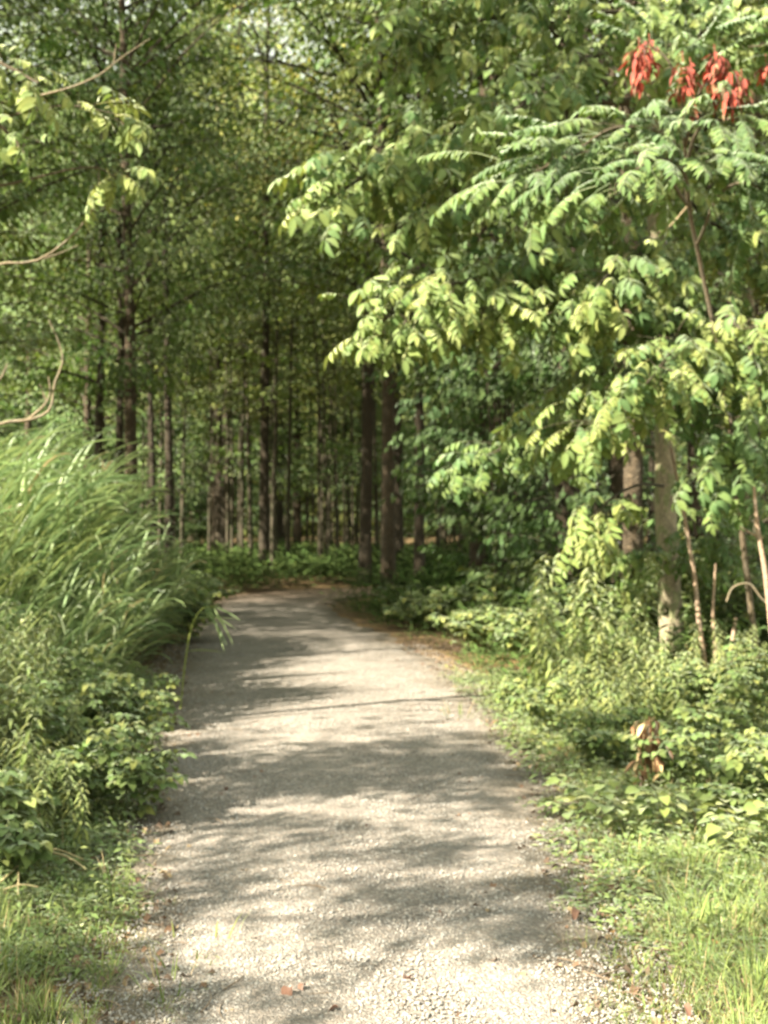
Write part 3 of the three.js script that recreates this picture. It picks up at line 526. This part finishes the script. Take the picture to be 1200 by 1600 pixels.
// ---------------------------------------------------------------- bushes and weeds
const smallLeaf = (seed, n, l, w, col, stalk) => { const r = rng(seed), g = new GB(); g.tube([V(0, 0, 0), V(0, stalk * 0.15, -stalk)], 0.002, 0.0015, [col[0] * 1.2, col[1], col[2]], 3, 1);
  for (let k = 0; k < n; k++) { const s = n === 1 ? 0 : k - (n - 1) / 2; g.leaf(V(0, stalk * 0.15, -stalk), V(s * 0.95, -0.15 * r(), -1 + Math.abs(s) * 0.6).normalize(), V((r() - 0.5) * 0.4, 1, (r() - 0.5) * 0.4), l * (s ? 0.82 : 1), l * w, tint(col, r, 0.15, 0.2), 4, 0.5 * r() + 0.1, 0.22, 0.4); } return g.build(); };
const TRIF = [C.mid, C.light, C.light, C.mid, C.yellow].map((c, k) => smallLeaf(700 + k, 3, 0.062, 0.66, c, 0.04));
const HEART = [C.light, C.mid, C.light, C.yellow].map((c, k) => smallLeaf(720 + k, 1, 0.085, 0.85, c, 0.07));
// leafy stems rising from one foot; leaf list in world space
function bush(name, label, category, base, H, W, n, geos, mat, size, seed, most, group, lean = 0) {
  const r = rng(seed), t = thing(name, label, category, base, 0, group), list = [], g = new GB();
  const ns = Math.max(4, Math.round(n / 26));
  for (let s = 0; s < ns; s++) {
    const a = r() * 6.28, k = Math.sqrt(r()), top = V(Math.cos(a) * W * k + lean * H, H * (1 - 0.45 * k * k) * (0.75 + 0.35 * r()), Math.sin(a) * W * k), foot = V(Math.cos(a) * W * 0.45 * k, -0.03, Math.sin(a) * W * 0.45 * k);
    const pts = [foot, foot.clone().lerp(top, 0.55).add(V(0, H * 0.12, 0)), top], c = new THREE.CatmullRomCurve3(pts);
    g.tube(pts, 0.005, 0.002, C.stem, 4, 6);
    const m = Math.round(n / ns);
    for (let j = 0; j < m; j++) {
      const u = lerp(0.15, 1, Math.pow((j + r()) / m, 0.75)), p = c.getPoint(u), b = j * 2.4 + r(), d = V(Math.cos(b), 0.25 - 0.5 * r(), Math.sin(b));
      p.addScaledVector(d, 0.05 * r()); p.y += 0.02 * r();
      list.push({ p: p.add(base), q: qOf(d, (r() - 0.5) * 0.8), s: size * (0.65 + 0.6 * r()), g: Math.floor(r() * geos.length) });
    }
  }
  mesh('stems', g.build(), M.stem, t); setLeaves(t, list, geos, mat, most); return t;
}
for (const [px, d, H, W, n, s, most, label] of [
  [25, 5.6, 0.46, 0.4, 420, 1.1, 130, 'nearest leafy bramble bush at the lower left, beside the dry stalks'],
  [150, 6.6, 0.5, 0.42, 420, 1.05, 130, 'bramble bush leaning onto the left gravel edge above the dry stalks'],
  [40, 6.9, 0.75, 0.5, 520, 1.05, 130, 'deep green bramble bush behind the nearest one at the left edge'],
  [170, 7.6, 0.62, 0.45, 460, 1.0, 120, 'rounded bramble bush at the left gravel edge in front of the reeds'],
  [60, 8.0, 0.85, 0.5, 520, 1.0, 110, 'tall bramble bush rising into the foot of the reeds'],
  [215, 9.4, 0.45, 0.35, 260, 0.9, 60, 'small yellowish bramble at the reeds beside the sunlit gravel'],
]) bush('bramble_bush', label, 'bush', onGround(px, d), H, W, n, TRIF, M.leaf, s, 800 + px + d, most);
// right side: narrow leaved goldenrod, stems upright
function goldenrod(seed, H, n, leaf) {
  const r = rng(seed), t = thing('goldenrod', '', 'wild plant'), g = new GB(), lx = (r() - 0.5) * 0.3 - 0.05, lz = (r() - 0.5) * 0.2, pts = [V(0, -0.03, 0), V(lx * 0.25 * H, H * 0.5, lz * 0.25 * H), V(lx * H, H, lz * H)], c = new THREE.CatmullRomCurve3(pts);
  g.tube(pts, 0.006, 0.002, C.stem, 5, 8); mesh('stem', g.build(), M.stem, t);
  const groups = [new GB(), new GB()];
  for (let k = 0; k < n; k++) { const u = lerp(0.12, 1, k / (n - 1)), a = k * 2.4 + r() * 0.5, p = c.getPoint(u), l = leaf * (0.55 + 0.9 * Math.sin(Math.PI * Math.min(1, u * 0.8 + 0.15))) * (0.8 + 0.4 * r()); groups[0].leaf(p, V(Math.cos(a), 0.55 - 0.5 * (1 - u) - 0.4 * r(), Math.sin(a)).normalize(), V(-Math.cos(a) * 0.3, 1, -Math.sin(a) * 0.3), l, l * 0.2, tint(r() < 0.5 ? C.yellow : C.light, r, 0.2, 0.2), 3, 0.7, 0.3, 0.4); }
  mesh('leaves', groups[0].build(), M.leaf, t, 'stuff'); return t;
}
{
  const G = [goldenrod(900, 1.0, 84, 0.11), goldenrod(901, 1.05, 90, 0.105), goldenrod(902, 0.95, 78, 0.115)], first = [true, true, true], r = rng(910);
  const place = (k, pos, turn, s, label, group) => { if (first[k]) { first[k] = false; const o = G[k]; o.position.copy(pos); o.rotation.y = turn; o.scale.setScalar(s); tag(o, label, null, group); return o; } return copyOf(G[k], pos, turn, s, s, label, group ?? null); };
  [[838, 10.2, 1.25, 'leftmost tall goldenrod stem over the right weeds'], [905, 10.6, 1.34, 'tallest goldenrod stem in the middle of the right weeds'], [938, 10.4, 1.24, 'goldenrod stem just right of the tallest one'], [1002, 10.9, 1.22, 'goldenrod stem close left of the pale trunk'], [868, 10.0, 1.12, 'goldenrod stem between the leftmost and tallest ones']].forEach(([px, d, s, label], k) => place(k % 3, onGround(px, d), k * 1.7, s, label));
  for (let k = 0; k < 90; k++) { const d = lerp(8, 11.6, r()), [, b] = spanCache[Math.round((8 + d) / 0.08)], x = b + 0.25 + 1.9 * r(), p = V(x, groundY(x, -d), -d); place(k % 3, p, r() * 6.28, (0.5 + 0.42 * r() * smooth(x - b, 0.1, 0.8)) * (1 - 0.35 * smooth(x, 1.9, 2.3)), 'narrow leaved weed in the sunlit thicket right of the path', 'narrow leaved weeds right of the path'); }
  for (let k = 0; k < 70; k++) { const d = lerp(5.6, 8.6, r()), [a] = spanCache[Math.round((8 + d) / 0.08)], x = a - 0.15 - 1.0 * r(), p = V(x, groundY(x, -d), -d); place(k % 3, p, r() * 6.28, 0.4 + 0.62 * r() * smooth(a - x, 0.1, 0.7), 'narrow leaved weed among the brambles left of the path', 'narrow leaved weeds left of the path'); }
}
// the same weeds, fewer, among the left brambles
// bushy weeds and broad leaved plants right
{
  const r = rng(920);
  for (const [px, d, H, W, n, s, geos, most, label] of [
    [905, 9.2, 0.5, 0.5, 420, 0.8, TRIF, 60, 'sunlit bushy weed below the tall goldenrod'],
    [800, 9.9, 0.32, 0.35, 260, 0.75, TRIF, 50, 'low bushy weed at the gravel edge left of the goldenrod'],
    [1080, 8.6, 0.6, 0.55, 460, 0.85, TRIF, 70, 'bushy green weed under the three pinkish stems'],
    [1170, 8.2, 0.72, 0.5, 460, 0.9, TRIF, 80, 'dark bushy weed at the right edge below the forked stem'],
    [960, 8.0, 0.42, 0.42, 380, 0.85, TRIF, 70, 'pale bushy weed left of the brown withered plant'],
    [1100, 7.2, 0.5, 0.45, 340, 0.95, TRIF, 90, 'leafy weed right of the brown withered plant'],
    [1180, 6.5, 0.42, 0.4, 320, 1.0, TRIF, 90, 'leafy weed at the right edge above the grass'],
    [960, 6.7, 0.22, 0.36, 90, 0.8, HEART, 90, 'heart leaved plant at the gravel edge below the brown plant'],
    [1060, 6.3, 0.28, 0.4, 110, 0.85, HEART, 110, 'heart leaved plant with pale round leaves above the right grass'],
    [1160, 5.9, 0.26, 0.36, 90, 0.85, HEART, 90, 'heart leaved plant at the right edge of the grass'],
    [820, 8.6, 0.14, 0.25, 90, 0.6, HEART, 50, 'flat small leaved plant creeping onto the gravel'],
  ]) bush('weed_bush', label, 'wild plant', onGround(px, d), H, W, n, geos, M.leaf, s, 930 + px, most);
  // withered brown plant
  const b = onGround(1012, 7.1), t = thing('withered_plant', 'brown withered weed with curled dead leaves in the right thicket', 'dead plant', b), g = new GB(), top = at(1015, 1120, 7.1).sub(b);
  g.tube([V(0, -0.02, 0), top.clone().multiplyScalar(0.5).add(V(-0.02, 0, 0)), top], 0.007, 0.003, C.brown, 5); mesh('stem', g.build(), M.stem, t);
  for (let k = 0; k < 70; k++) { const q = new GB(), u = 0.15 + 0.85 * r(), a = r() * 6.28, l = 0.05 + 0.06 * r(); q.leaf(top.clone().multiplyScalar(u).add(V((r() - 0.5) * 0.16, (r() - 0.5) * 0.05, (r() - 0.5) * 0.16)), V(Math.cos(a) * 0.6, -0.9 - 0.4 * r(), Math.sin(a) * 0.6).normalize(), V(Math.cos(a), 0.5, Math.sin(a)), l, l * 0.4, tint(r() < 0.3 ? C.dry : C.brown, r, 0.3, 0.2), 4, 1.2 * (r() - 0.3), 0.7, 0.4); mesh('leaf', q.build(), M.dry, t); }
}
// shaded shrubs either side of the bend
for (const [px, d, H, W, n, s, label] of [
  [770, 14.5, 0.6, 0.65, 700, 1.3, 'dark rounded shrub at the right verge before the goldenrod'],
  [850, 13.2, 0.7, 0.55, 600, 1.3, 'dark shrub in shade behind the goldenrod stems'],
  [690, 17.5, 0.55, 0.8, 700, 1.4, 'dark low shrub spreading over the right verge of the bend'],
  [655, 20, 0.42, 0.8, 700, 1.5, 'lowest dark shrub on the inner side of the path bend'],
  [800, 17, 1.0, 0.9, 700, 1.6, 'taller shaded shrub behind the right verge'],
  [960, 14.5, 0.85, 0.8, 600, 1.4, 'shaded shrub beside the grey brown trunk'],
  [1130, 13.5, 1.3, 0.9, 800, 1.4, 'shaded shrub behind the three pinkish stems'],
  [255, 15.5, 0.8, 0.6, 600, 1.5, 'dark shrub at the far foot of the reeds'],
  [285, 19.5, 0.7, 0.8, 600, 1.6, 'dark shrub beyond the reeds at the left end of the path'],
]) bush('shrub', label, 'shrub', onGround(px, d), H, W, n, TRIF, M.leaf, s, 1000 + px, 0);

// ---------------------------------------------------------------- undergrowth, grass, tufts
function tuftGeo(seed, n, h, w, spread, col, bend) { const r = rng(seed), g = new GB(); for (let k = 0; k < n; k++) { const a = r() * 6.28, q = spread * Math.sqrt(r()), o = V(Math.cos(a) * q, -0.01, Math.sin(a) * q); g.blade(o, V(Math.cos(a) * 0.5 + (r() - 0.5) * 0.5, 1, Math.sin(a) * 0.5 + (r() - 0.5) * 0.5), h * (0.45 + 0.75 * r()), w * (0.7 + 0.6 * r()), bend * (0.4 + 1.2 * r()), V(r() - 0.5, r() - 0.5, r() - 0.5), tint(r() < 0.07 ? C.straw : col, r, 0.22, 0.3), 4); } return g.build(); }
function scatter(groupName, label, category, geos, mat, place, partName) {
  const group = new THREE.Group(); group.name = groupName; scene.add(group); tag(group, label, category, null, 'stuff');
  const lists = geos.map(() => []); place((k, x, z, turn, s, sy) => lists[k % geos.length].push(new THREE.Matrix4().compose(V(x, groundY(x, z), z), new THREE.Quaternion().setFromEuler(new THREE.Euler(0, turn, 0)), V(s, sy ?? s, s))));
  lists.forEach((l, k) => { if (!l.length) return; const im = new THREE.InstancedMesh(geos[k], mat, l.length); l.forEach((m, j) => im.setMatrixAt(j, m)); im.name = partName; im.userData.kind = 'stuff'; group.add(im); });
}
const TUFT = [0, 1, 2, 3].map((k) => tuftGeo(1100 + k, 24, [0.15, 0.22, 0.12, 0.17][k], 0.0075, 0.085, k % 2 ? C.grass : C.light, 1.3));
scatter('grass', 'bright uneven grass along both edges of the near gravel', 'grass', TUFT, M.grass, (put) => {
  const r = rng(1110);
  for (let k = 0; k < 6400; k++) {
    const left = r() < 0.4, d = 3.3 + 9 * Math.pow(r(), 1.5), [a, b] = spanCache[Math.round((8 + d) / 0.08)], q = Math.pow(r(), 1.1) * 2.0, x = left ? a + (d < 4.8 ? 0.3 : 0.14 + 0.16 * n2(d * 2, 5)) - q : b - 0.22 + q;
    const dens = 0.5 + 0.6 * n2(x * 3.1, d * 3.1 + 40); if (r() > dens + smooth(q, 0.1, 0.5) * 0.35) continue;
    const off = left ? a - x : x - b, s = (0.35 + 0.65 * smooth(off, -0.2, 0.45)) * (0.45 + 0.55 * (0.5 + 0.5 * n2(x * 2.3, d * 2.3)) + 0.5 * r() * r());
    put(k, x, -d, r() * 6.28, s * 0.9, s * (left ? 1 : 0.9));
  }
}, 'blades');
const LOWP = [0, 1, 2].map((k) => { const r = rng(1200 + k), g = new GB(); for (let j = 0; j < 46; j++) { const a = r() * 6.28, q = 0.3 * Math.sqrt(r()), h = 0.05 + 0.28 * r() * (1 - q); g.leaf(V(Math.cos(a) * q, h, Math.sin(a) * q), V(Math.cos(a + r()), 0.2 + 0.9 * r(), Math.sin(a + r())).normalize(), V((r() - 0.5) * 1.2, 1, (r() - 0.5) * 1.2), 0.1 + 0.09 * r(), 0.026, tint([[0.045, 0.08, 0.014], [0.055, 0.09, 0.015], [0.048, 0.085, 0.014]][k], r, 0.2, 0.25), 2, 0.3, 0.2); } return g.build(); });
scatter('undergrowth', 'low green plants carpeting the forest floor beyond the path', 'undergrowth', LOWP, M.floorLeaf, (put) => {
  const r = rng(1210);
  for (let k = 0; k < 9000; k++) {
    const d = 11 + 34 * Math.pow(r(), 0.9), x = (r() * 2 - 1) * (d * 0.4 + 1), o = offPath(x, -d); if (o < 0.15) continue;
    if (d < 14 && x < 0) continue;
    if (n2(x * 0.35, d * 0.35) < -0.45) continue;
    const s = (0.6 + 0.8 * r()) * (0.5 + 0.7 * smooth(o, 0.1, 1.2)); put(k, x, -d, r() * 6.28, s, s * (0.7 + 0.7 * r()));
  }
}, 'plants');
const VERGE = [0, 1, 2].map((k) => { const r = rng(1230 + k), g = new GB(); for (let j = 0; j < 40; j++) { const a = r() * 6.28, q = 0.3 * Math.sqrt(r()), h = 0.04 + 0.34 * r() * r(); g.leaf(V(Math.cos(a) * q, h, Math.sin(a) * q), V(Math.cos(a + r()), 0.9 * (r() - 0.4), Math.sin(a + r())).normalize(), V((r() - 0.5) * 0.9, 1, (r() - 0.5) * 0.9), 0.06 + 0.08 * r(), [0.03, 0.045, 0.022][k], tint([C.mid, C.grass, C.light][k], r, 0.25, 0.3), 2, 0.3, 0.2); } return g.build(); });
scatter('verge_plants', 'small weeds and clover creeping over both gravel edges', 'undergrowth', VERGE, M.leaf, (put) => {
  const r = rng(1240);
  for (let k = 0; k < 3000; k++) { const d = 4.4 + 8 * Math.pow(r(), 1.2), side = r() < 0.5, [a, b] = spanCache[Math.round((8 + d) / 0.08)], x = side ? a - 0.06 + 0.14 * n2(d * 2.3, 9) - 1.7 * r() : b - 0.12 + 2.6 * r(); put(k, x, -d, r() * 6.28, (0.25 + 0.4 * r()) * smooth(d, 2, 6), (0.2 + 0.35 * r()) * smooth(d, 2, 6)); }

}, 'plants');
// the far wood behind everything: one mass
{
  const r = rng(1250), geos = [0, 1, 2].map((k) => { const g = new GB(); for (let j = 0; j < 260; j++) { const a = r() * 6.28, b = Math.acos(2 * r() - 1), q = 1.9 * Math.cbrt(r()); g.leaf(V(Math.sin(b) * Math.cos(a) * q, Math.cos(b) * q * 0.7, Math.sin(b) * Math.sin(a) * q), V(r() - 0.5, -0.3 * r(), r() - 0.5).normalize(), V((r() - 0.5), 1, (r() - 0.5)), 0.36 + 0.3 * r(), 0.28, tint([C.light, C.light, C.yellow][k], r, 0.2, 0.2), 2, 0.3, 0.2); } return g.build(); });
  scatter('far_woods', 'far off woods closing the view behind the trunks', 'woods', geos, M.leaf, (put) => { for (let k = 0; k < 2600; k++) { const d = lerp(76, 100, r()), x = (r() * 2 - 1) * d * 0.42; put(k, x, -d, r() * 6.28, 1 + 0.6 * r()); } }, 'clumps');
  scene.getObjectByName('far_woods').children.forEach((im) => { const m = new THREE.Matrix4(); for (let j = 0; j < im.count; j++) { im.getMatrixAt(j, m); m.elements[13] += 26 * Math.pow(r(), 1.1); im.setMatrixAt(j, m); } });
}
{
  const geo = [tuftGeo(1301, 22, 0.13, 0.006, 0.09, C.grass, 1.2), tuftGeo(1302, 16, 0.1, 0.006, 0.11, C.yellow, 1.6)];
  for (const [px, d, s, k, label] of [[300, 4.6, 1.5, 1, 'flat yellow green grass tuft spreading onto the lower left gravel'], [265, 4.25, 1.2, 0, 'grass tuft at the bottom left edge of the gravel'], [720, 9.9, 1.5, 0, 'grass tuft on the gravel below the right shrubs'], [785, 8.9, 1.1, 0, 'dark leaning grass tuft at the right edge of the sunlit gravel'], [912, 4.6, 0.6, 1, 'small lone grass tuft on the lower right gravel'], [945, 4.25, 0.5, 1, 'smallest grass tuft near the lower right corner of the gravel'], [850, 5.35, 0.4, 1, 'tiny tuft on the gravel beside a brown fallen leaf'], [190, 5.3, 1.6, 0, 'thick grass tuft in front of the dry stalks']])
    { const t = thing('grass_tuft', label, 'grass tuft', onGround(px, d)); const m = mesh('blades', geo[k], M.grass, t); m.scale.setScalar(s); }
}
// litter: scraps of old leaves and twigs along the edges, a few on the gravel
{
  const r = rng(1500), geos = [0, 1, 2, 3].map((k) => { const g = new GB(); if (k === 3) g.tube([V(-0.06, 0.008, 0), V(0, 0.014, 0.01), V(0.07, 0.008, -0.005)], 0.0028, 0.0016, [0.2, 0.14, 0.09], 4, 3); else g.leaf(V(0, 0.006, 0.02), V(0, 0.2, -1).normalize(), V(0.3 * (k - 1), 1, 0.1), 0.05, 0.026, [[0.16, 0.09, 0.05], [0.24, 0.17, 0.09], [0.11, 0.07, 0.045]][k], 3, 1.0, 0.6, 0.45); return g.build(); });
  scatter('leaf_litter', 'scraps of old brown leaves and twigs along the gravel edges', 'litter', geos, M.dry, (put) => {
    for (let k = 0; k < 2600; k++) { const d = 3.6 + 12 * Math.pow(r(), 1.4), [a, b] = spanCache[Math.round((8 + d) / 0.08)], q = r(), x = q < 0.42 ? a + 0.25 - 0.7 * r() : q < 0.84 ? b - 0.25 + 0.7 * r() : lerp(a, b, r()); put(Math.floor(r() * 4), x, -d, r() * 6.28, 0.5 + 0.7 * r()); }
  }, 'scraps');
  scene.getObjectByName('leaf_litter').children.forEach((im) => { const m = new THREE.Matrix4(); for (let j = 0; j < im.count; j++) { im.getMatrixAt(j, m); m.elements[13] += 0.022; im.setMatrixAt(j, m); } });
}
// fallen leaves and dry stalks
{
  const r = rng(1400), geos = [0, 1, 2].map((k) => { const g = new GB(); g.leaf(V(0, 0.008, 0), V(0, 0.15, -1).normalize(), V(0.2, 1, 0.1), 0.075, 0.04, tint([0.17, 0.085, 0.055], r, 0.25, 0.2), 5, 0.9 + k * 0.3, 0.7, 0.45); return g.build(); });
  for (const [px, py, s, label] of [[455, 1566, 1.1, 'reddish fallen leaf, larger of the pair on the bottom gravel'], [478, 1560, 0.8, 'reddish fallen leaf, smaller of the pair on the bottom gravel'], [635, 1548, 0.75, 'dark brown fallen leaf at the bottom middle of the gravel'], [905, 1440, 0.9, 'orange brown fallen leaf right of the middle gravel'], [952, 1399, 0.8, 'brown fallen leaf at the right gravel edge by the grass'], [930, 1352, 0.7, 'orange fallen leaf under the right edge plants'], [575, 1304, 0.6, 'pinkish fallen leaf alone in the middle of the path'], [685, 1442, 0.5, 'small reddish fallen leaf on sunlit gravel'], [1155, 1466, 0.8, 'orange leaf lying in the right grass'], [350, 1243, 0.7, 'dark fallen leaf on the shaded left gravel'], [1068, 1592, 0.7, 'orange leaf in the bottom right grass'], [530, 1597, 0.7, 'reddish fallen leaf cut by the bottom of the picture']]) {
    const d = 1.6 * F / (py - 800), p = onGround(px, d), m = mesh('fallen_leaf', geos[Math.floor(r() * 3)], M.dry, scene); p.y = Math.max(p.y, 0.03) + 0.008; m.position.copy(p); m.rotation.set((r() - 0.5) * 0.3, r() * 6.28, (r() - 0.5) * 0.3); m.scale.setScalar(s); tag(m, label, 'fallen leaf', 'fallen leaves');
  }
  for (const [a, b, w, label] of [[[55, 1352], [130, 1372], 0.005, 'dry straw stalk lying level at the top of the left litter'], [[0, 1410], [62, 1362], 0.005, 'dry straw stalk slanting up from the left edge'], [[30, 1382], [28, 1430], 0.005, 'short dry stalk pointing down into the left grass'], [[78, 1360], [135, 1388], 0.007, 'reddish dry stalk under the bramble'], [[5, 1422], [60, 1417], 0.004, 'thin pale stalk lying across the lower left litter']]) {
    const pa = at(a[0], a[1], 1.6 * F / (a[1] - 790)), pb = at(b[0], b[1], 1.6 * F / (b[1] - 790)), t = thing('dry_stalk', label, 'dry stalk', pa), g = new GB(), mid = pa.clone().lerp(pb, 0.5).add(V(0, 0.015, 0));
    pa.y += 0.08; pb.y += 0.08; mid.y += 0.08; const o = t.position; g.tube([pa.sub(o), mid.sub(o), pb.sub(o)], w, w * 0.6, C.straw, 5, 6); mesh('stalk', g.build(), M.stem, t);
  }
}
renderer.render(scene, camera);
